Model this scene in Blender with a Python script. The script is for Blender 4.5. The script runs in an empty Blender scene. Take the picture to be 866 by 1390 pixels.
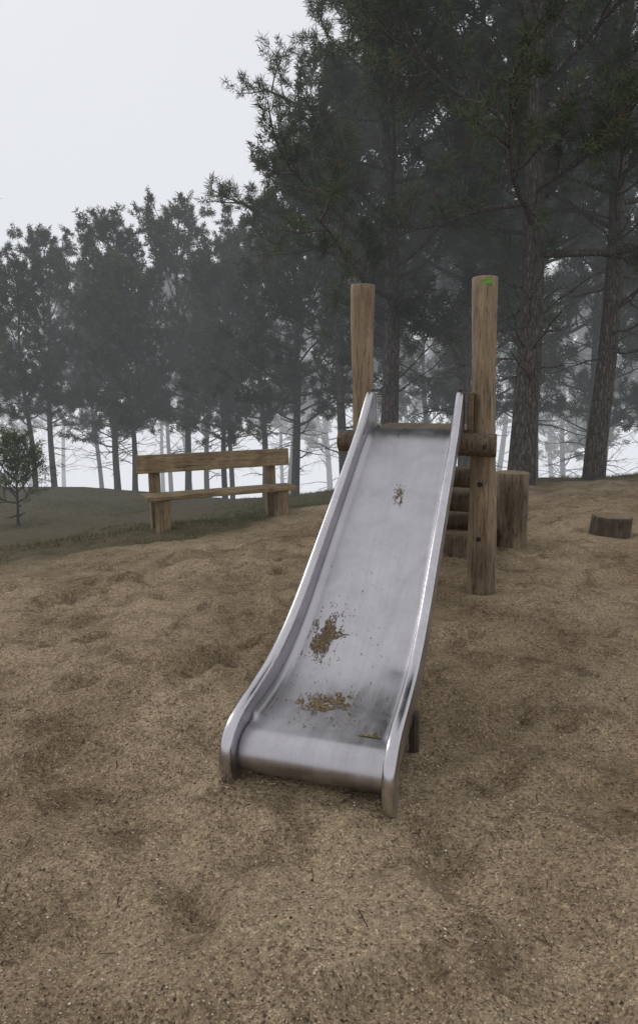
import bpy, math, random
import numpy as np
from mathutils import Vector, Matrix

scene = bpy.context.scene
scene.view_settings.view_transform = 'Standard'
scene.view_settings.look = 'None'
scene.view_settings.exposure = 0

# ------------------------------------------------------------------ helpers
def link(o, parent=None):
    scene.collection.objects.link(o)
    if parent is not None:
        o.parent = parent
    return o

def np_mesh(name, V, F, smooth=False):
    V = np.asarray(V, dtype=np.float32); F = np.asarray(F, dtype=np.int32)
    me = bpy.data.meshes.new(name)
    n = F.shape[1]
    me.vertices.add(len(V)); me.vertices.foreach_set('co', V.ravel())
    me.loops.add(F.size); me.loops.foreach_set('vertex_index', F.ravel())
    me.polygons.add(len(F))
    me.polygons.foreach_set('loop_start', np.arange(0, F.size, n, dtype=np.int32))
    if smooth:
        me.polygons.foreach_set('use_smooth', np.ones(len(F), dtype=bool))
    me.update(calc_edges=True)
    return me

def py_mesh(name, V, F, smooth=True):
    me = bpy.data.meshes.new(name)
    me.from_pydata([tuple(v) for v in V], [], F)
    if smooth:
        for p in me.polygons: p.use_smooth = True
    me.update()
    return me

def empty(name, loc=(0,0,0), rotz=0):
    e = bpy.data.objects.new(name, None)
    e.location = loc; e.rotation_euler = (0,0,rotz); e.empty_display_size = .2
    return link(e)

def hash2(xi, yi, seed):
    xi = xi.astype(np.int64); yi = yi.astype(np.int64)
    h = (xi*374761393 + yi*668265263 + seed*974634777) & 0xffffffff
    h = ((h ^ (h >> 13))*1274126177) & 0xffffffff
    h = ((h ^ (h >> 15))*2246822519) & 0xffffffff
    return ((h ^ (h >> 16)) & 0xffffff)/float(0xffffff)

def vnoise(x, y, seed=0):
    x0 = np.floor(x); y0 = np.floor(y)
    fx = x-x0; fy = y-y0
    fx = fx*fx*fx*(fx*(fx*6-15)+10); fy = fy*fy*fy*(fy*(fy*6-15)+10)
    a = hash2(x0,y0,seed); b = hash2(x0+1,y0,seed); c = hash2(x0,y0+1,seed); d = hash2(x0+1,y0+1,seed)
    return (a*(1-fx)+b*fx)*(1-fy)+(c*(1-fx)+d*fx)*fy - .5

def fbm(x, y, seed=0, o=4):
    s = 0; a = 1
    for i in range(o):
        s = s + a*vnoise(x*2**i+i*17.3, y*2**i-i*9.1, seed+i); a *= .5
    return s

def nodes(name):
    m = bpy.data.materials.new(name); m.use_nodes = True
    nt = m.node_tree
    b = nt.nodes['Principled BSDF']
    return m, nt, b

def ramp(nt, fac, stops):
    r = nt.nodes.new('ShaderNodeValToRGB')
    el = r.color_ramp.elements
    while len(el) < len(stops): el.new(.5)
    for e, (p, c) in zip(el, stops):
        e.position = p; e.color = (c[0], c[1], c[2], 1) if not isinstance(c, (int, float)) else (c, c, c, 1)
    nt.links.new(fac, r.inputs[0])
    return r.outputs[0]

def mix(nt, f, a, b, mode='MIX'):
    m = nt.nodes.new('ShaderNodeMix'); m.data_type = 'RGBA'; m.blend_type = mode
    for sock, val in ((m.inputs[0], f), (m.inputs[6], a), (m.inputs[7], b)):
        if hasattr(val, 'is_output'): nt.links.new(val, sock)
        elif isinstance(val, (int, float)): sock.default_value = val
        else: sock.default_value = (val[0], val[1], val[2], 1)
    return m.outputs[2]

def coords(nt, scale=(1,1,1), kind='Object'):
    tc = nt.nodes.new('ShaderNodeTexCoord'); mp = nt.nodes.new('ShaderNodeMapping')
    mp.inputs['Scale'].default_value = scale
    nt.links.new(tc.outputs[kind], mp.inputs['Vector'])
    return mp.outputs[0]

def noise(nt, vec, scale, detail=4, rough=.55, dist=0):
    n = nt.nodes.new('ShaderNodeTexNoise')
    n.inputs['Scale'].default_value = scale; n.inputs['Detail'].default_value = detail
    n.inputs['Roughness'].default_value = rough; n.inputs['Distortion'].default_value = dist
    nt.links.new(vec, n.inputs['Vector'])
    return n.outputs['Fac']

def bump(nt, b, h, strength, dist, prev=None):
    n = nt.nodes.new('ShaderNodeBump')
    n.inputs['Strength'].default_value = strength; n.inputs['Distance'].default_value = dist
    nt.links.new(h, n.inputs['Height'])
    if prev is not None: nt.links.new(prev, n.inputs['Normal'])
    nt.links.new(n.outputs[0], b.inputs['Normal'])
    return n.outputs[0]

# ------------------------------------------------------------------ materials
def wood_mat(name, c1, c2, dark, zscale=(14,14,1.1)):
    m, nt, b = nodes(name)
    v = coords(nt, zscale)
    g = noise(nt, v, 3.0, 6, .6, .6)
    g2 = noise(nt, v, 9.0, 3, .6, .3)
    big = noise(nt, coords(nt, (2,2,1.3)), 2.2, 4)
    col = ramp(nt, g, [(.3, dark), (.45, c1), (.68, c2)])
    col2 = ramp(nt, g2, [(.35, tuple(x*.3 for x in dark)), (.43, (1,1,1))])
    col = mix(nt, .65, col, col2, 'MULTIPLY')
    st = ramp(nt, big, [(.35, (.48,.46,.45)), (.6, (1,1,1))])
    col = mix(nt, .85, col, st, 'MULTIPLY')
    nt.links.new(col, b.inputs['Base Color'])
    b.inputs['Roughness'].default_value = .72
    bump(nt, b, g2, .7, .009)
    return m

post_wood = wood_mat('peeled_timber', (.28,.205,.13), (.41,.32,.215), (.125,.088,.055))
beam_wood = wood_mat('dark_timber', (.13,.09,.056), (.21,.155,.10), (.05,.035,.022), (1.1,14,14))  # darker brown than the posts
step_wood = wood_mat('dark_step_timber', (.15,.11,.07), (.24,.18,.12), (.06,.043,.028), (1.1,12,12))  # darker than the posts, a little paler than the beams
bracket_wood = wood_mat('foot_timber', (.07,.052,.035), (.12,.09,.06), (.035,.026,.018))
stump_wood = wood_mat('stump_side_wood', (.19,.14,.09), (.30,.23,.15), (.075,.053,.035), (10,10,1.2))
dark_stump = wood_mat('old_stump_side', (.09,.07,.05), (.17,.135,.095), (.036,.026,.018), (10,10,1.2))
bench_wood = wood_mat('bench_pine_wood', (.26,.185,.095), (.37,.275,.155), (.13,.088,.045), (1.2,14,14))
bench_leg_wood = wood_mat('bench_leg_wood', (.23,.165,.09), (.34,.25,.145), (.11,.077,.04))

def endgrain_mat(name, c1, c2):
    m, nt, b = nodes(name)
    v = coords(nt, (1,1,1))
    w = nt.nodes.new('ShaderNodeTexWave'); w.wave_type = 'RINGS'; w.rings_direction = 'Z'
    w.inputs['Scale'].default_value = 22; w.inputs['Distortion'].default_value = 2.5; w.inputs['Detail'].default_value = 3
    w.inputs['Detail Scale'].default_value = 1.5
    nt.links.new(v, w.inputs['Vector'])
    col = ramp(nt, w.outputs['Fac'], [(0, c1), (1, c2)])
    n = noise(nt, v, 9, 5)
    col = mix(nt, .7, col, ramp(nt, n, [(.35, (.5,.47,.44)), (.6, (1,1,1))]), 'MULTIPLY')
    nt.links.new(col, b.inputs['Base Color']); b.inputs['Roughness'].default_value = .8
    return m
endgrain = endgrain_mat('end_grain', (.16,.115,.07), (.28,.205,.13))

def steel_mat(name, base, r0, r1, streak=(26,1.6,1.6), blotch=.3, drops=.2):
    m, nt, b = nodes(name)
    v = coords(nt, streak)
    s = noise(nt, v, 2.2, 5, .6, .4)
    f = noise(nt, coords(nt), 7, 6, .65, .6)
    big = noise(nt, coords(nt, (1.6,1,1)), 3.2, 4, .6, 1.2)
    d = noise(nt, coords(nt), 420, 2, .6)
    col = ramp(nt, f, [(.3, tuple(x*.86 for x in base)), (.62, base)])
    col = mix(nt, .35, col, ramp(nt, s, [(.34, (.76,.75,.77)), (.6, (1,1,1))]), 'MULTIPLY')
    col = mix(nt, blotch, col, ramp(nt, big, [(.36, (.66,.65,.68)), (.58, (1,1,1))]), 'MULTIPLY')
    dr = ramp(nt, noise(nt, coords(nt), 160, 2, .5), [(.30, (.45,.43,.42)), (.37, (1,1,1))])
    col = mix(nt, drops, col, dr, 'MULTIPLY')
    nt.links.new(col, b.inputs['Base Color'])
    b.inputs['Metallic'].default_value = 1
    a = nt.nodes.new('ShaderNodeMath'); a.operation = 'ADD'
    nt.links.new(f, a.inputs[0]); nt.links.new(s, a.inputs[1])
    mr = nt.nodes.new('ShaderNodeMapRange')
    mr.inputs['From Min'].default_value = .7; mr.inputs['From Max'].default_value = 1.3
    mr.inputs['To Min'].default_value = r0; mr.inputs['To Max'].default_value = r1
    nt.links.new(a.outputs[0], mr.inputs['Value']); nt.links.new(mr.outputs[0], b.inputs['Roughness'])
    p = bump(nt, b, f, .10, .004)
    bump(nt, b, d, .10, .0008, p)
    return m
steel = steel_mat('brushed_wet_steel', (.545,.53,.55), .25, .42)
steel_rim = steel_mat('polished_steel_rim', (.62,.60,.62), .14, .26, (3,3,3))

m, nt, b = nodes('dark_bolt'); b.inputs['Base Color'].default_value = (.02,.018,.016,1); b.inputs['Roughness'].default_value = .6
bolt_mat = m
m, nt, b = nodes('green_tag'); b.inputs['Roughness'].default_value = .5
nt.links.new(ramp(nt, noise(nt, coords(nt), 60, 3), [(.4, (.10,.26,.03)), (.6, (.17,.36,.05))]), b.inputs['Base Color'])
tag_mat = m

# sand / earth ground
m, nt, b = nodes('sand_and_earth'); ground_mat = m
P = coords(nt)
big = noise(nt, P, .9, 3, .6, .6)
mid = noise(nt, P, 5, 5, .65, .6)
fine = noise(nt, P, 62, 4, .75)
grain = nt.nodes.new('ShaderNodeTexVoronoi'); grain.inputs['Scale'].default_value = 210; nt.links.new(P, grain.inputs['Vector'])
sep = nt.nodes.new('ShaderNodeSeparateColor'); nt.links.new(grain.outputs['Color'], sep.inputs[0])
sand = ramp(nt, big, [(.36, (.30,.23,.15)), (.60, (.48,.385,.265))])
sand = mix(nt, .85, sand, ramp(nt, mid, [(.35, (.50,.47,.44)), (.50, (.94,.93,.92)), (.66,(1.15,1.14,1.12))]), 'MULTIPLY')
sand = mix(nt, .8, sand, ramp(nt, fine, [(.33, (.38,.35,.32)), (.52, (1,1,1)), (.72,(1.3,1.27,1.22))]), 'MULTIPLY')
sand = mix(nt, .85, sand, ramp(nt, sep.outputs[0], [(0, (.30,.26,.23)), (.22, (.88,.86,.83)), (.8, (1.1,1.08,1.05)), (1, (1.8,1.75,1.7))]), 'MULTIPLY')
earth = ramp(nt, mid, [(.32, (.065,.057,.035)), (.5, (.165,.142,.094)), (.66, (.10,.105,.053))])
earth = mix(nt, .85, earth, ramp(nt, fine, [(.3, (.4,.4,.38)), (.6, (1.25,1.2,1.1))]), 'MULTIPLY')
at = nt.nodes.new('ShaderNodeAttribute'); at.attribute_name = 'earth'
am = nt.nodes.new('ShaderNodeMath'); am.operation = 'MULTIPLY_ADD'
nt.links.new(fine, am.inputs[0]); am.inputs[1].default_value = 1.1
am2 = nt.nodes.new('ShaderNodeMath'); am2.operation = 'MULTIPLY_ADD'
nt.links.new(mid, am2.inputs[0]); am2.inputs[1].default_value = 1.9; nt.links.new(at.outputs['Fac'], am2.inputs[2])
nt.links.new(am2.outputs[0], am.inputs[2])
mr = nt.nodes.new('ShaderNodeMapRange'); mr.inputs['From Min'].default_value = 1.6; mr.inputs['From Max'].default_value = 2.45
nt.links.new(am.outputs[0], mr.inputs['Value'])
col = mix(nt, mr.outputs[0], sand, earth)
nt.links.new(col, b.inputs['Base Color']); b.inputs['Roughness'].default_value = .9
b.inputs['Specular IOR Level'].default_value = .2
hm = nt.nodes.new('ShaderNodeMath'); hm.operation = 'MULTIPLY_ADD'
nt.links.new(mid, hm.inputs[0]); hm.inputs[1].default_value = 3.4; nt.links.new(fine, hm.inputs[2])
hm2 = nt.nodes.new('ShaderNodeMath'); hm2.operation = 'MULTIPLY_ADD'
nt.links.new(grain.outputs['Distance'], hm2.inputs[0]); hm2.inputs[1].default_value = .28; nt.links.new(hm.outputs[0], hm2.inputs[2])
bump(nt, b, hm2.outputs[0], 1.0, .017)

def attr_mat(name):
    m = bpy.data.materials.new(name); m.use_nodes = True; nt = m.node_tree; nt.nodes.clear()
    o = nt.nodes.new('ShaderNodeOutputMaterial'); d = nt.nodes.new('ShaderNodeBsdfDiffuse')
    a = nt.nodes.new('ShaderNodeAttribute'); a.attribute_name = 'tint'
    nt.links.new(a.outputs['Color'], d.inputs['Color']); nt.links.new(d.outputs[0], o.inputs['Surface'])
    return m
grain_mat = attr_mat('gravel_grains')
grass_mat = attr_mat('grass_blades')
needle_mat = attr_mat('pine_needles')

m, nt, b = nodes('pine_bark'); bark_mat = m
v = coords(nt, (9,9,2.2)); n1 = noise(nt, v, 3, 4, .65, .5)
vo = nt.nodes.new('ShaderNodeTexVoronoi'); vo.inputs['Scale'].default_value = 3.2; vo.feature = 'DISTANCE_TO_EDGE'; nt.links.new(v, vo.inputs['Vector'])
col = ramp(nt, n1, [(.3, (.042,.036,.031)), (.52, (.115,.098,.085)), (.7, (.21,.185,.165))])
col = mix(nt, .85, col, ramp(nt, vo.outputs['Distance'], [(0, (.25,.23,.22)), (.16, (1,1,1))]), 'MULTIPLY')
nt.links.new(col, b.inputs['Base Color']); b.inputs['Roughness'].default_value = .9
b.inputs['Specular IOR Level'].default_value = .2
bump(nt, b, vo.outputs['Distance'], .9, .05)

# ------------------------------------------------------------------ ground
rng = np.random.default_rng(7)
def axis(a, n, lo, hi, c):
    u0 = math.asinh((lo-c)/a); u1 = math.asinh((hi-c)/a)
    return c + a*np.sinh(np.linspace(u0, u1, n))
xs = axis(1.5, 820, -400, 400, .2)
ys = axis(1.5, 860, -150, 900, 2.2)

def base_z(x, y):
    q = np.clip(y - .9*x - 3.5, 0, 11)
    z = -.052*q**1.25
    yc = np.clip(11.6 - .45*x, 9.3, 14.0)
    t = np.maximum(0, y-yc)
    z = z - .26*(np.sqrt(t*t+2.2)-1.483)
    return z

X, Y = np.meshgrid(xs, ys)
Z = base_z(X, Y)
near = np.clip(1.2 - np.hypot(X, Y-3)/16, 0, 1)
yb = np.where(X < 0, 8.0+1.64*X, 8.0+.28*X)
earth = np.clip(((Y-yb) + 2.0*fbm(X*.9, Y*.9, 31, 4))/1.8+.35, 0, 1)
sandy = 1-earth*.6
und = .07*fbm(X*1.2, Y*1.2, 3, 3) + .055*fbm(X*3.9, Y*3.9, 11, 4)*sandy
ridge = (.5-np.abs(fbm(X*2.7+5, Y*2.7, 23, 3)))*.035*sandy
Z = Z + (und+ridge)*near
for i in range(850):
    cx = rng.uniform(-4.5, 5.0); cy = rng.uniform(.6, 8.0)
    L = rng.uniform(.06, .14); W = L*rng.uniform(.35, .65); th = rng.uniform(0, math.pi); dp = rng.uniform(.012, .042)
    i0, i1 = np.searchsorted(xs, [cx-.5, cx+.5]); j0, j1 = np.searchsorted(ys, [cy-.5, cy+.5])
    dx = X[j0:j1, i0:i1]-cx; dy = Y[j0:j1, i0:i1]-cy
    a = (dx*math.cos(th)+dy*math.sin(th))/L; bb = (-dx*math.sin(th)+dy*math.cos(th))/W
    r2 = a*a+bb*bb
    Z[j0:j1, i0:i1] += (-dp*np.exp(-r2**1.7*.9) + dp*.4*np.exp(-(np.sqrt(r2)-1.45)**2*6)) * sandy[j0:j1, i0:i1]
def settle(cx, cy, R, z, k=.85):
    global Z
    w = np.exp(-((X-cx)**2+(Y-cy)**2)/(R*R)); Z = Z*(1-w*k)+z*w*k
settle(-.03, 1.9, .30, .0, .92); settle(.93, 3.75, .25, 0); settle(.245, 3.95, .2, 0); settle(1.43,4.9,.2,0); settle(2.3,5.2,.3,0); settle(.25,2.0,.15,.02)
for (cx, cy, R, h) in ((-.16,1.70,.07,.022),(.06,1.60,.08,.026),(.16,1.62,.05,.016),(-.3,1.85,.06,.018),(.33,1.78,.08,.013),(-.02,1.55,.06,-.022)):
    Z = Z + h*np.exp(-((X-cx)**2+(Y-cy)**2)/(R*R))
nx, ny = len(xs), len(ys)
V = np.stack([X.ravel(), Y.ravel(), Z.ravel()], 1)
ii, jj = np.meshgrid(np.arange(nx-1), np.arange(ny-1))
k = (jj*nx+ii).ravel()
F = np.stack([k, k+1, k+1+nx, k+nx], 1)
gme = np_mesh('sand_ground', V, F, True)
at = gme.attributes.new('earth', 'FLOAT', 'POINT'); at.data.foreach_set('value', earth.ravel().astype(np.float32))
gme.materials.append(ground_mat)
link(bpy.data.objects.new('sand_ground', gme))

def interp(arr, px, py):
    i = np.clip(np.searchsorted(xs, px)-1, 0, nx-2); j = np.clip(np.searchsorted(ys, py)-1, 0, ny-2)
    fx = (px-xs[i])/(xs[i+1]-xs[i]); fy = (py-ys[j])/(ys[j+1]-ys[j])
    return (arr[j,i]*(1-fx)+arr[j,i+1]*fx)*(1-fy)+(arr[j+1,i]*(1-fx)+arr[j+1,i+1]*fx)*fy
def gz(x, y):
    return float(interp(Z, np.array([x]), np.array([y]))[0])

def set_tint(me, cols):
    a = me.attributes.new('tint', 'FLOAT_COLOR', 'POINT')
    c = np.ones((len(cols), 4), dtype=np.float32); c[:, :3] = cols
    a.data.foreach_set('color', c.ravel())

def grains(name, P, size, cols, seed=1):
    r = np.random.default_rng(seed); n = len(P)
    base = np.array([[1,0,0],[-1,0,0],[0,1,0],[0,-1,0],[0,0,1],[0,0,-1]], float)
    f = np.array([[0,2,4],[2,1,4],[1,3,4],[3,0,4],[2,0,5],[1,2,5],[3,1,5],[0,3,5]])
    th = r.uniform(0, 6.28, n); c, s = np.cos(th), np.sin(th)
    B = base[None]*size[:, None, None]*r.uniform(.55, 1.2, (n, 6, 1))
    B[:, :, 2] *= .7
    x = B[:, :, 0]*c[:, None]-B[:, :, 1]*s[:, None]; y = B[:, :, 0]*s[:, None]+B[:, :, 1]*c[:, None]
    V = np.stack([x+P[:, 0:1], y+P[:, 1:2], B[:, :, 2]+P[:, 2:3]], 2).reshape(-1, 3)
    F = (f[None]+(np.arange(n)*6)[:, None, None]).reshape(-1, 3)
    me = np_mesh(name, V, F); set_tint(me, np.repeat(cols, 6, 0)); me.materials.append(grain_mat)
    return me

n = 150000
gy = .9 + 7.0*rng.random(n)**1.7
gx = (rng.random(n)*2-1)*(.65+gy*.62)+.0
keep = (interp(earth, gx, gy) < .6*rng.random(n)+.2) & (vnoise(gx*2.2, gy*2.2, 77)+.5 > rng.random(n)*.85)
gx, gy = gx[keep], gy[keep]; n = len(gx)
size = .0014+.0034*rng.random(n)**2.6
pal = np.array([[.48,.385,.265],[.33,.25,.165],[.17,.125,.082],[.62,.55,.455],[.09,.07,.052],[.39,.285,.18]])
cols = pal[rng.choice(6, n, p=[.27,.24,.17,.13,.12,.07])]*rng.uniform(.75, 1.2, (n, 1))
me = grains('coarse_gravel', np.stack([gx, gy, interp(Z, gx, gy)+size*.3], 1), size, cols)
link(bpy.data.objects.new('coarse_gravel', me))

def blades(name, bx, by, h, w, cols, seed):
    r = np.random.default_rng(seed); n = len(bx)
    bz = interp(Z, bx, by)-.004
    th = r.uniform(0, 6.28, n); lean = r.uniform(.2, .9, n)*h; la = r.uniform(0, 6.28, n)
    V = np.zeros((n, 3, 3))
    V[:, 0] = np.stack([bx+np.cos(th)*w, by+np.sin(th)*w, bz], 1)
    V[:, 1] = np.stack([bx-np.cos(th)*w, by-np.sin(th)*w, bz], 1)
    V[:, 2] = np.stack([bx+np.cos(la)*lean, by+np.sin(la)*lean, bz+h], 1)
    me = np_mesh(name, V.reshape(-1, 3), np.arange(n*3).reshape(-1, 3))
    set_tint(me, np.repeat(cols, 3, 0)); me.materials.append(grass_mat)
    return me
n = 150000
bx = rng.uniform(-9, 7, n); by = 3.5+11*rng.random(n)
e = interp(earth, bx, by); spot = np.exp(-((bx+.6)**2+(by-8.5)**2)/1.6)
patch = 1.3*fbm(bx*1.3+3, by*1.3, 91, 3)+.9*spot
keep = (e > .5) & (patch > rng.random(n)*.7-.1)
bx, by, patch, spot = bx[keep], by[keep], patch[keep], spot[keep]; n = len(bx)
g = np.clip(patch*.7+.1+spot, 0, 1)[:, None]*(.4+.6*rng.random((n, 1)))
cols = (np.array([[.20,.17,.10]])*(1-g)+np.array([[.125,.17,.055]])*g)*rng.uniform(.55, 1.3, (n, 1))
me = blades('grass', bx, by, rng.uniform(.012, .045, n)*(1+np.clip(patch, 0, .8)), np.full(n, .004), cols, 5)
link(bpy.data.objects.new('grass', me))

n = 2200
lx = rng.uniform(-3.5, 4, n); ly = rng.uniform(1.2, 7.5, n); th = rng.uniform(0, 6.28, n); L = rng.uniform(.008, .024, n)
lz = interp(Z, lx, ly)+.004; w = .0013
dx, dy = np.cos(th)*L, np.sin(th)*L
V = np.stack([np.stack([lx-dx-dy/L*w, ly-dy+dx/L*w, lz], 1), np.stack([lx-dx+dy/L*w, ly-dy-dx/L*w, lz], 1),
              np.stack([lx+dx+dy/L*w, ly+dy-dx/L*w, lz+.003], 1), np.stack([lx+dx-dy/L*w, ly+dy+dx/L*w, lz+.003], 1)], 1).reshape(-1, 3)
me = np_mesh('fallen_pine_needles', V, np.arange(n*4).reshape(-1, 4))
set_tint(me, np.repeat(np.array([[.07,.045,.028]])*rng.uniform(.5, 1.6, (n, 1)), 4, 0)); me.materials.append(grass_mat)
link(bpy.data.objects.new('fallen_pine_needles', me))

# ------------------------------------------------------------------ slide
TH = math.radians(16.5)
slide = empty('playground_slide', (-.03, 1.81, 0), -TH)

def smooth_curve(pts, n):
    P = np.array(pts, float)
    P = np.vstack([2*P[0]-P[1], P, 2*P[-1]-P[-2]])
    out = []
    for i in range(1, len(P)-2):
        for t in np.linspace(0, 1, n, endpoint=False):
            a, b_, c, d = P[i-1], P[i], P[i+1], P[i+2]
            out.append(.5*((2*b_)+(-a+c)*t+(2*a-5*b_+4*c-d)*t*t+(-a+3*b_-3*c+d)*t**3))
    out.append(P[-2])
    return np.array(out)

bed_pts = [(.11,.018),(.05,.022),(.012,.05),(.0,.085),(.014,.122),(.05,.146),(.11,.153),(.3,.163),(.45,.19),(.6,.245),(.75,.322),(.9,.41),
           (1.2,.587),(1.5,.762),(1.68,.866),(1.78,.918),(1.87,.944),(1.96,.95),(2.06,.95)]
bed = smooth_curve(bed_pts, 8)
HW = .225
lats = np.linspace(-HW, HW, 41)
V = []; F = []
for (s, z) in bed:
    for l in lats:
        u = abs(l)/HW
        fil = .018*max(0, (u-.88)/.12)**2 if s > .12 else 0
        dz = -.009*math.exp(-((s-.52)**2+(l-.18)**2)/.0022) if s > .12 else 0
        V.append((l, s, z+fil+dz))
nl = len(lats)
for i in range(len(bed)-1):
    for j in range(nl-1):
        F.append((i*nl+j, i*nl+j+1, (i+1)*nl+j+1, (i+1)*nl+j))
me = py_mesh('slide_bed', V, F); me.materials.append(steel)
o = link(bpy.data.objects.new('slide_bed', me), slide)
sm = o.modifiers.new('Solid', 'SOLIDIFY'); sm.thickness = .003; sm.offset = -1

rim_pts = [(.13,-.03),(.05,-.015),(-.015,.012),(-.040,.06),(-.044,.11),(-.026,.158),(.02,.192),(.1,.212),(.2,.226),(.35,.253),(.5,.303),(.65,.372),(.8,.455),(1.0,.572),
           (1.3,.747),(1.55,.893),(1.7,.99),(1.82,1.085),(1.90,1.142),(1.96,1.15),(2.0,1.10),(2.01,1.0),(2.01,.93)]
low_pts = [(.15,-.03),(.10,.0),(.06,.02),(.035,.05),(.03,.085),(.035,.10),(.07,.115),(.12,.125),(.2,.13),(.35,.142),(.5,.176),(.65,.24),(.8,.322),(1.0,.44),
           (1.3,.615),(1.55,.76),(1.7,.848),(1.80,.897),(1.86,.91),(1.91,.92),(1.95,.92),(1.98,.92),(2.0,.92)]
rim = smooth_curve(rim_pts, 6); low = smooth_curve(low_pts, 6)

def sweep(path3, ra, rb, sides=14):
    V = []; F = []
    n = len(path3)
    for i, p in enumerate(path3):
        a = path3[max(0, i-1)]; c = path3[min(n-1, i+1)]
        t = Vector(c)-Vector(a); t.normalize()
        side = Vector((1,0,0)); up = side.cross(t)
        for k in range(sides):
            an = 2*math.pi*k/sides
            ca, sa = math.cos(an), math.sin(an)
            ca = math.copysign(abs(ca)**.8, ca); sa = math.copysign(abs(sa)**.8, sa)
            V.append(Vector(p)+side*ca*ra+up*sa*rb)
    for i in range(n-1):
        for k in range(sides):
            k2 = (k+1) % sides
            F.append((i*sides+k, i*sides+k2, (i+1)*sides+k2, (i+1)*sides+k))
    F.append(tuple(range(sides))); F.append(tuple((n-1)*sides+k for k in reversed(range(sides))))
    return V, F

for sgn, nm in ((-1, 'left'), (1, 'right')):
    lx = sgn*.242
    V, F = sweep([(lx, s, z) for s, z in rim], .0195, .013)
    me = py_mesh('rail_rim_'+nm, V, F); me.materials.append(steel_rim)
    link(bpy.data.objects.new('rail_rim_'+nm, me), slide)
    V = []; F = []
    for (rs, rz), (ls, lz) in zip(rim, low):
        for xx in (lx-.0155, lx+.0155):
            for t in (0, .33, .66, 1):
                V.append((xx, rs*(1-t)+ls*t, rz*(1-t)+lz*t))
    for i in range(len(rim)-1):
        for j in range(3):
            a = i*8+j; F.append((a, a+1, a+9, a+8)); a += 4; F.append((a, a+8, a+9, a+1))
        F.append((i*8+3, i*8+7, i*8+15, i*8+11))
    me = py_mesh('side_panel_'+nm, V, F); me.materials.append(steel)
    link(bpy.data.objects.new('side_panel_'+nm, me), slide)

import bmesh
def box(name, cx, cy, cz, sx, sy, sz, mat, parent, bev=.006, rot=(0,0,0)):
    bm = bmesh.new(); bmesh.ops.create_cube(bm, size=1)
    bmesh.ops.scale(bm, vec=(sx, sy, sz), verts=bm.verts)
    if bev: bmesh.ops.bevel(bm, geom=bm.edges[:], offset=bev, segments=3, affect='EDGES', profile=.6)
    me = bpy.data.meshes.new(name); bm.to_mesh(me); bm.free()
    me.materials.append(mat)
    o = bpy.data.objects.new(name, me); o.location = (cx, cy, cz); o.rotation_euler = rot
    return link(o, parent)

def log(name, L, r_func, mat, cap, parent, loc, rot=(0,0,0), sides=40, rings=28, seed=0, bend=.01):
    rr = random.Random(seed); V = []; F = []; ph = [rr.uniform(0, 6.28) for _ in range(8)]
    zz = [0, .006]+[L*i/rings for i in range(1, rings)]+[L-.006, L]
    for idx, z in enumerate(zz):
        t = z/L
        e = .95 if idx in (0, len(zz)-1) else 1
        ox = bend*math.sin(t*3.1+ph[0]); oy = bend*math.sin(t*2.4+ph[1])
        for k in range(sides):
            a = 2*math.pi*k/sides
            r = r_func(t)*e*(1+.035*math.sin(2*a+ph[2]+t*1.5)+.02*math.sin(3*a+ph[3]-t*3)+.012*math.sin(7*a+ph[4]+t*5)
                             +.02*math.sin(t*L*9+ph[5]+a)+.008*math.sin(13*a+ph[6]))
            V.append((ox+r*math.cos(a), oy+r*math.sin(a), z))
    n = len(zz)
    for i in range(n-1):
        for k in range(sides):
            k2 = (k+1) % sides
            F.append((i*sides+k, i*sides+k2, (i+1)*sides+k2, (i+1)*sides+k))
    nf = len(F)
    F.append(tuple(reversed(range(sides)))); F.append(tuple((n-1)*sides+k for k in range(sides)))
    me = py_mesh(name, V, F); me.materials.append(mat); me.materials.append(cap)
    for p in me.polygons[nf:]: p.material_index = 1; p.use_smooth = False
    o = bpy.data.objects.new(name, me); o.location = loc; o.rotation_euler = rot
    return link(o, parent)

H90 = math.pi/2
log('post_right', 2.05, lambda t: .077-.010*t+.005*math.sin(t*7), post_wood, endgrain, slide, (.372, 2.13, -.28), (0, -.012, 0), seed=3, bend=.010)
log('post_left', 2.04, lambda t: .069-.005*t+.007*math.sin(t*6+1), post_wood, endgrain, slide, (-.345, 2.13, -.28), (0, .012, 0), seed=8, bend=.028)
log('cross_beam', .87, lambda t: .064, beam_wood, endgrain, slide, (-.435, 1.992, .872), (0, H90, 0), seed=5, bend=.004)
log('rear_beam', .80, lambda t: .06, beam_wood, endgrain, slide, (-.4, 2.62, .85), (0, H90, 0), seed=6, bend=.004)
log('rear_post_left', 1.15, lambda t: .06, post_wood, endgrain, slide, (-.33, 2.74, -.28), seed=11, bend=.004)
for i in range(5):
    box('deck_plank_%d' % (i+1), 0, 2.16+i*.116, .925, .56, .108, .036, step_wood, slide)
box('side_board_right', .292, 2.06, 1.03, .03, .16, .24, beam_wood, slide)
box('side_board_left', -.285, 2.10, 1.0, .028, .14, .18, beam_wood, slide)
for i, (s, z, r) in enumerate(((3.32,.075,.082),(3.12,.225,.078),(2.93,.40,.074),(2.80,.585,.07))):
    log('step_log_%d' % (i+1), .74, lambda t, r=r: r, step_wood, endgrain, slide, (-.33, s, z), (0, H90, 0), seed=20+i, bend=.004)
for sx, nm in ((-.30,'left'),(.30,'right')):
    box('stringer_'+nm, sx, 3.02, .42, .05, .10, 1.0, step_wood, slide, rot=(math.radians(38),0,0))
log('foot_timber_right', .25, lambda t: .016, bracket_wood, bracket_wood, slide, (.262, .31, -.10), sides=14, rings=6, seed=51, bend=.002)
log('foot_timber_left', .25, lambda t: .016, bracket_wood, bracket_wood, slide, (-.21, .34, -.11), sides=14, rings=6, seed=52, bend=.002)
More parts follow.
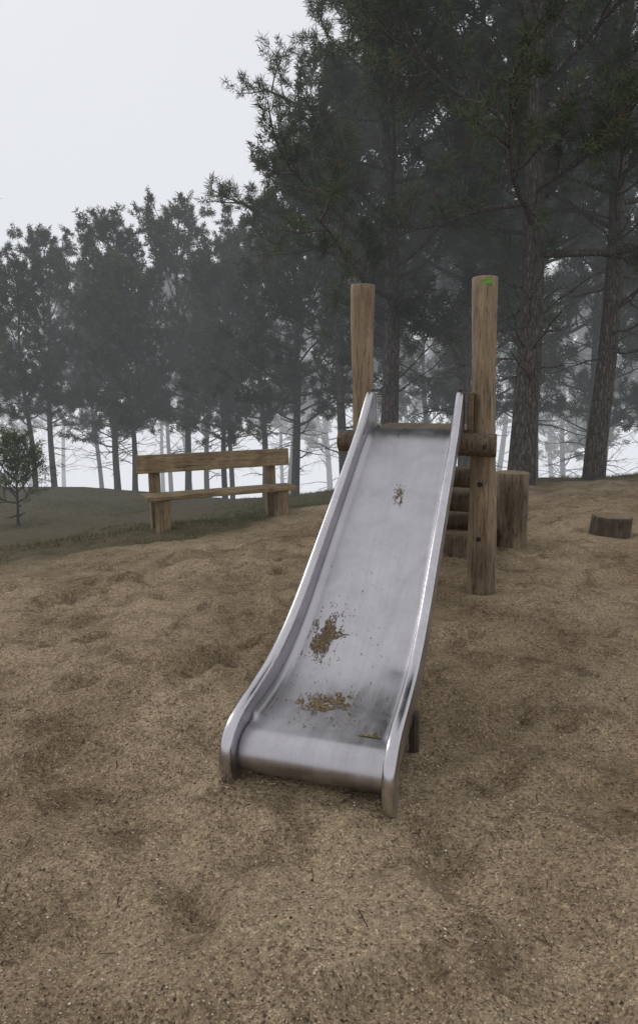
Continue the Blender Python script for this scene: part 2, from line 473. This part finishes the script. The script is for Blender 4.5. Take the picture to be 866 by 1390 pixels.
def disc(name, x, y, z, r, mat, d=.012):
    V = []; F = []
    for yy in (0, -d):
        for k in range(18):
            a = 2*math.pi*k/18; V.append((r*math.cos(a), yy, r*math.sin(a)))
    for k in range(18): F.append((k, (k+1) % 18, 18+(k+1) % 18, 18+k))
    F.append(tuple(range(18, 36)))
    me = py_mesh(name, V, F, False); me.materials.append(mat)
    o = bpy.data.objects.new(name, me); o.location = (x, y, z); return link(o, slide)
disc('bolt_1', .355, 2.066, .335, .014, bolt_mat, .02); disc('bolt_2', .352, 2.066, .645, .015, bolt_mat, .02)
disc('bolt_3', .375, 1.934, .865, .012, bolt_mat)
box('green_tag', .350, 2.058, 1.738, .066, .006, .028, tag_mat, slide, 0, (0,.04,0))

bs = bed[40:]
def bedz(s): return np.interp(s, bs[:, 0], bs[:, 1])
pts = []; sz = []
rg = np.random.default_rng(12)
for (s, l, rs, rl, n_) in ((.62,-.125,.085,.042,2000),(.55,-.135,.03,.04,300),(.26,-.03,.045,.066,1400),(.31,.02,.03,.03,260),(.10,.155,.045,.020,420),(1.36,.02,.045,.018,230),(1.33,.035,.02,.010,80),(.5,-.05,.30,.16,120),(.16,0,.05,.2,80)):
    r_ = rg.normal(0, 1, (n_*3, 2)); warp = np.sin(r_[:, 0]*3+l*40)*.25
    ss = np.clip(s+r_[:, 0]*rs*.6, .115, 1.9); ll = np.clip(l+(r_[:, 1]*.6+warp)*rl*1.1, -.19, .19)
    keep = fbm(ss*30, ll*45, 55, 3) > -.12
    ss, ll = ss[keep][:n_], ll[keep][:n_]; n2 = len(ss)
    size = rg.uniform(.0011, .0032, n2)
    pts.append(np.stack([ll, ss, bedz(ss)+size*.5+rg.uniform(0, .002, n2)], 1)); sz.append(size)
pts = np.concatenate(pts); sz = np.concatenate(sz); n_ = len(pts)
pal2 = np.array([[.38,.285,.175],[.29,.21,.125],[.20,.145,.085],[.12,.085,.05],[.47,.37,.25]])
cols = pal2[rg.choice(5, n_, p=[.3,.3,.2,.1,.1])]*rg.uniform(.7, 1.1, (n_, 1))
me = grains('sand_on_bed', pts, sz, cols, 4); link(bpy.data.objects.new('sand_on_bed', me), slide)

# ------------------------------------------------------------------ stumps
def stump(x, y, r, h, mat, seed):
    z = gz(x, y)
    return log('log_stump', h+.12, lambda t: r*(1.05-.07*t), mat, endgrain, None, (x, y, z-.12), sides=48, rings=10, seed=seed, bend=.004)
stump(1.44, 4.95, .118, .55, stump_wood, 41)
stump(1.02, 4.62, .15, .16, stump_wood, 45)
stump(2.32, 5.22, .148, .155, dark_stump, 42)

# ------------------------------------------------------------------ bench
ang = math.atan2(.72, 1.36)
bx0, by0 = -1.20, 7.70
bzg = gz(bx0, by0)
bench = empty('park_bench', (bx0, by0, bzg-.01), ang)
L = 1.76
box('seat_plank_front', 0, -.30, .405, L, .145, .05, bench_wood, bench, .012)
box('seat_plank_back', 0, -.145, .405, L, .145, .05, bench_wood, bench, .012)
box('backrest', 0, -.048, .745, L+.06, .045, .205, bench_wood, bench, .014, (math.radians(-6),0,0))
for sx, nm in ((-.70,'left'),(.70,'right')):
    box('back_post_'+nm, sx, .012, .365, .12, .07, .92, bench_leg_wood, bench, .010, (math.radians(-4),0,0))
    box('front_leg_'+nm, sx, -.30, .14, .14, .12, .475, bench_leg_wood, bench, .012)
    box('seat_bearer_'+nm, sx, -.165, .345, .085, .26, .065, bench_leg_wood, bench, .008)

# ------------------------------------------------------------------ pines
def rand_unit(r):
    while True:
        v = Vector((r.uniform(-1,1), r.uniform(-1,1), r.uniform(-1,1)))
        if .05 < v.length < 1: return v.normalized()

def make_pine(name, seed, H, r0, bare, spread, lean=(0,0), limbs=36, needles=15, nl=.125, nw=.008, dens=1.0, dead=10, topexp=.75, tint=(.085,.110,.056)):
    r = random.Random(seed)
    V = []; F = []
    tufts = []
    def tube(pts, radii, sides):
        base = len(V); n = len(pts)
        for i, p in enumerate(pts):
            t = pts[min(n-1, i+1)]-pts[max(0, i-1)]
            if t.length < 1e-6: t = Vector((0,0,1))
            t.normalize()
            a = t.orthogonal() if abs(t.z) < .9 else Vector((1,0,0))
            a = (a-t*a.dot(t)).normalized(); b_ = t.cross(a)
            for k in range(sides):
                an = 2*math.pi*k/sides
                V.append(p+(a*math.cos(an)+b_*math.sin(an))*radii[i])
        for i in range(n-1):
            for k in range(sides):
                k2 = (k+1) % sides
                F.append((base+i*sides+k, base+i*sides+k2, base+(i+1)*sides+k2)); F.append((base+i*sides+k, base+(i+1)*sides+k2, base+(i+1)*sides+k))
    nt_ = 20; ph = [r.uniform(0, 6.28) for _ in range(4)]
    def trunk(t):
        return Vector((lean[0]*H*t**1.2+.022*H*(math.sin(t*5+ph[0])-math.sin(ph[0]))*t**.5, lean[1]*H*t+.022*H*(math.sin(t*6+ph[1])-math.sin(ph[1]))*t**.5, H*t))
    pts = [trunk(i/nt_) for i in range(nt_+1)]; pts[0].z = -.5
    rad = [r0*(1-.92*(i/nt_))**.85*(1.22 if i == 0 else 1) for i in range(nt_+1)]
    tube(pts, rad, 14)
    def path(p, d, L, n, up, wob):
        out = [p.copy()]; d = d.normalized()
        for i in range(n):
            d = (d+Vector((0,0,up))+rand_unit(r)*wob).normalized()
            p = p+d*(L/n); out.append(p.copy())
        return out
    az = r.uniform(0, 6.28)
    for i in range(limbs):
        u = (i+r.random())/limbs
        t = bare+(.985-bare)*u
        az += 2.399+r.uniform(-.5, .5)
        shape = (.75+.9*u)*(1-u)**topexp+.13
        Ll = spread*H*shape*r.uniform(.55, 1.2)
        el = math.radians(4+50*u+r.uniform(-14, 16))
        d = Vector((math.cos(az)*math.cos(el), math.sin(az)*math.cos(el), math.sin(el)))
        lp = path(trunk(t), d, Ll, 8, .06, .17)
        lr = max(.012, r0*.30*(1-u*.6)*(Ll/(spread*H))**.6)
        tube(lp, [lr*(1-.8*k/8)+.003 for k in range(9)], 6)
        ns = max(3, int((4+Ll*3.2)*dens))
        for s_ in range(ns):
            q = .28+.72*(s_+r.random())/ns
            kf = min(7.999, q*8); k0 = int(kf); sp = lp[k0].lerp(lp[k0+1], kf-k0)
            dd = (lp[k0+1]-lp[k0]).normalized()
            sd = (dd*.7+rand_unit(r)*.85+Vector((0,0,.22))).normalized()
            sl = Ll*r.uniform(.16, .38)*(1.15-q*.5)+.15
            spth = path(sp, sd, sl, 4, .07, .2)
            tube(spth, [lr*.38*(1-.7*k/4)+.002 for k in range(5)], 4)
            nt2 = max(3, int((3+sl*5)*dens))
            for t_ in range(nt2):
                q2 = .25+.75*(t_+r.random())/nt2
                kf = min(3.999, q2*4); k0 = int(kf); tp = spth[k0].lerp(spth[k0+1], kf-k0)
                td = ((spth[k0+1]-spth[k0]).normalized()*.8+rand_unit(r)*.9+Vector((0,0,.25))).normalized()
                tl = r.uniform(.12, .30)
                tpth = path(tp, td, tl, 1, .12, .15)
                tube(tpth, [.0045, .002], 3)
                for k in range(4):
                    c = tpth[0].lerp(tpth[1], .35+.22*k)
                    tufts.append((c.x, c.y, c.z, td.x, td.y, td.z))
    for i in range(dead):
        t = r.uniform(bare*.45, bare*1.15); a = r.uniform(0, 6.28); el = math.radians(r.uniform(-15, 35))
        d = Vector((math.cos(a)*math.cos(el), math.sin(a)*math.cos(el), math.sin(el)))
        Ll = H*r.uniform(.05, .17); lp = path(trunk(t), d, Ll, 6, .02, .28)
        tube(lp, [.018*(1-.8*k/6)+.002 for k in range(7)], 4)
        for s_ in range(5):
            k0 = r.randint(1, 5); sp = path(lp[k0], (lp[k0+1]-lp[k0]).normalized()+rand_unit(r)*.8, Ll*r.uniform(.2, .5), 4, 0, .3)
            tube(sp, [.006, .005, .004, .003, .0015], 3)
    nb = len(V)
    Vb = np.array([tuple(v) for v in V], dtype=np.float32)
    T = np.array(tufts, dtype=np.float32)
    g = np.random.default_rng(seed)
    n = len(T)
    d = g.normal(0, 1, (n, needles, 3)); d /= np.linalg.norm(d, axis=2, keepdims=True)
    d = T[:, None, 3:6]*.75+d*.95; d /= np.linalg.norm(d, axis=2, keepdims=True)
    ln = g.uniform(.6, 1.15, (n, needles, 1))*nl
    base = T[:, None, :3]+g.normal(0, .022, (n, needles, 3))
    side = np.cross(d, g.normal(0, 1, (n, needles, 3))); side /= np.linalg.norm(side, axis=2, keepdims=True)
    NV = np.stack([base-side*nw, base+d*ln*.35+side*nw, base+d*ln], 2).reshape(-1, 3)
    NF = np.arange(n*needles*3).reshape(-1, 3)
    Fb = np.array(F, dtype=np.int32)
    me = np_mesh(name, np.vstack([Vb, NV]), np.vstack([Fb, NF+nb]))
    mi = np.zeros(len(Fb)+len(NF), dtype=np.int32); mi[len(Fb):] = 1
    me.materials.append(bark_mat); me.materials.append(needle_mat)
    me.polygons.foreach_set('material_index', mi)
    sm = np.zeros(len(mi), dtype=bool); sm[:len(Fb)] = True; me.polygons.foreach_set('use_smooth', sm)
    clump = vnoise(T[:, 0]*1.3+T[:, 2]*.7, T[:, 1]*1.3+T[:, 2]*1.1, seed)+.5
    k = (.45+.95*clump+g.uniform(-.15, .15, n))[:, None]
    brown = (g.random(n) < .05)[:, None]
    c = np.where(brown, np.array([[.13,.08,.04]]), np.array([tint]))*k
    cols = np.vstack([np.zeros((nb, 3))+.05, np.repeat(c, needles*3, 0)])
    set_tint(me, cols)
    return me

def place(me, x, y, scale=1, rot=0, name='pine_tree', parent=None, dz=0):
    o = bpy.data.objects.new(name, me)
    o.location = (x, y, float(base_z(np.array(x), np.array(y)))+dz); o.scale = (scale,)*3; o.rotation_euler = (0, 0, rot)
    return link(o, parent)

pA = make_pine('pine_a', 1, 9.5, .185, .32, .29, (.05, .0), limbs=40, needles=14, nl=.13, nw=.007, dens=1.0, dead=20)
pB = make_pine('pine_b', 2, 9.2, .16, .32, .30, (-.045, 0), limbs=42, needles=14, nl=.13, nw=.007, dens=1.05, dead=20)
pC = make_pine('pine_c', 3, 9.4, .15, .34, .27, (.10, .02), limbs=34, needles=14, nl=.13, nw=.007, dens=.95, dead=16)
pD = make_pine('pine_d', 4, 8.4, .12, .25, .26, (.01, .01), limbs=40, needles=9, nl=.15, nw=.015, dens=.9, dead=12, topexp=.5)
pE = make_pine('pine_e', 5, 8.4, .11, .28, .235, (-.02, 0), limbs=38, needles=9, nl=.15, nw=.015, dens=.9, dead=12, topexp=.5)
pF = make_pine('pine_f', 6, 9.0, .10, .42, .22, (.03, 0), limbs=32, needles=9, nl=.15, nw=.015, dens=.9, dead=16, topexp=.6)

place(pA, 2.72, 9.0)
place(pB, 1.15, 11.0)
place(pC, 3.95, 9.6)
place(pD, 2.9, 13.2, 1.22, 1.0)
place(pC, 5.9, 11.8, 1.1, 2.2)
place(pB, 4.6, 14.5, 1.2, 2.6)
place(pD, -.55, 15.2, .86, 4.0)
place(pE, .55, 14.2, 1.0, .7)
place(pF, 1.9, 16.0, 1.25, 2.0)
# fuller, lower crowns between the big trunks
place(pE, 3.9, 16.8, .95, 5.5)
place(pD, 6.6, 16.5, .95, 3.6)
place(pE, 8.3, 15.0, 1.1, 1.9)
# left group
place(pD, -5.45, 18.0, .80, 2.3)
place(pE, -7.4, 18.6, .80, .4)
place(pE, -3.75, 19.0, .92, 3.3)
place(pD, -9.3, 17.2, .88, 5.2)
place(pF, -2.6, 20.0, .84, 1.3)
place(pD, -6.5, 21.5, .84, 1.1)
place(pE, -1.5, 18.5, .90, 2.8)
place(pD, -4.6, 16.6, .62, 5.0)
place(pD, -2.4, 17.0, .66, 1.8)
place(pE, -7.0, 16.4, .62, 2.5)

far = empty('distant_pine_trees')
rf = random.Random(99)
k = 0
for row, (yy, cnt, sc) in enumerate(((24, 12, 1.15), (30, 12, 1.35))):
    for i in range(cnt):
        w = yy*.62
        x = -w+2*w*(i+rf.uniform(.1, .9))/cnt
        y = yy+rf.uniform(-2.2, 2.2)
        s_ = sc*rf.uniform(.88, 1.08)*(1.0 if x > 0 else .80)
        k += 1
        place(rf.choice([pE, pF, pF]), x, y, s_, rf.uniform(0, 6.28), 'distant_pine_%d' % k, far)

sap = make_pine('pine_sapling_mesh', 21, 1.15, .022, .28, .42, (.05,0), limbs=18, needles=11, nl=.08, nw=.006, dens=.8, dead=3, tint=(.14,.185,.065))
place(sap, -4.75, 10.4, 1.05, 0, 'pine_sapling')

# ------------------------------------------------------------------ mist: haze among the trees, a thick bank over the valley
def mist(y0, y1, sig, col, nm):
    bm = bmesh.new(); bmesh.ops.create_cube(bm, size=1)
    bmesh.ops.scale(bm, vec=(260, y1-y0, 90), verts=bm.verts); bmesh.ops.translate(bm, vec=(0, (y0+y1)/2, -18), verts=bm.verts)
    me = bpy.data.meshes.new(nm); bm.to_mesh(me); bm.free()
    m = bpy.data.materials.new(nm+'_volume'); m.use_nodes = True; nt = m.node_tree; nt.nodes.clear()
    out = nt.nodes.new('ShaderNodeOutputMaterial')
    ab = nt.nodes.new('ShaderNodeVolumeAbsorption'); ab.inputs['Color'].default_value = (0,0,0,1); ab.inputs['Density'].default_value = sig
    em = nt.nodes.new('ShaderNodeEmission'); em.inputs['Color'].default_value = (*col, 1); em.inputs['Strength'].default_value = sig  # glow added in place of skylight scattered by the mist
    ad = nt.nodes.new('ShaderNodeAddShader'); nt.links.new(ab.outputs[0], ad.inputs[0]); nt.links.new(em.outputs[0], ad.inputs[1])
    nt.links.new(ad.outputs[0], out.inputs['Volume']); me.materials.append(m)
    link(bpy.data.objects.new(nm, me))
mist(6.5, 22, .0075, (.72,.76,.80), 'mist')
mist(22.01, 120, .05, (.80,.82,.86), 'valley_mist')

# ------------------------------------------------------------------ sky + sun
w = bpy.data.worlds.new('World'); scene.world = w; w.use_nodes = True; nt = w.node_tree; nt.nodes.clear()
out = nt.nodes.new('ShaderNodeOutputWorld')
sky = nt.nodes.new('ShaderNodeTexSky'); sky.sky_type = 'NISHITA'; sky.sun_disc = False
SE, SR = math.radians(36), math.radians(-48)
sky.sun_elevation = SE; sky.sun_rotation = SR; sky.air_density = 2; sky.dust_density = 6
hs = nt.nodes.new('ShaderNodeHueSaturation'); hs.inputs['Saturation'].default_value = .25; nt.links.new(sky.outputs[0], hs.inputs['Color'])
b1 = nt.nodes.new('ShaderNodeBackground'); b1.inputs['Strength'].default_value = .10; nt.links.new(hs.outputs[0], b1.inputs['Color'])
b2 = nt.nodes.new('ShaderNodeBackground'); b2.inputs['Color'].default_value = (.83,.835,.865,1); b2.inputs['Strength'].default_value = 1
mx = nt.nodes.new('ShaderNodeMixShader'); mx.inputs[0].default_value = .83
nt.links.new(b1.outputs[0], mx.inputs[1]); nt.links.new(b2.outputs[0], mx.inputs[2]); nt.links.new(mx.outputs[0], out.inputs[0])

sd = bpy.data.lights.new('sun', 'SUN'); sd.energy = 1.0; sd.angle = math.radians(14); sd.color = (1,.97,.92)
so = link(bpy.data.objects.new('sun', sd))
dirv = Vector((math.sin(SR)*math.cos(SE), math.cos(SR)*math.cos(SE), math.sin(SE)))
so.rotation_euler = dirv.to_track_quat('Z', 'Y').to_euler()

# ------------------------------------------------------------------ camera
cd = bpy.data.cameras.new('camera'); cam = link(bpy.data.objects.new('camera', cd))
cd.sensor_fit = 'HORIZONTAL'; cd.sensor_width = 24; cd.lens = 24*912/866; cd.shift_y = -45/866
cam.location = (0, 0, 1.2); cam.rotation_euler = (math.radians(90-8.1), 0, 0)
cd.clip_start = .05; cd.clip_end = 3000
scene.camera = cam
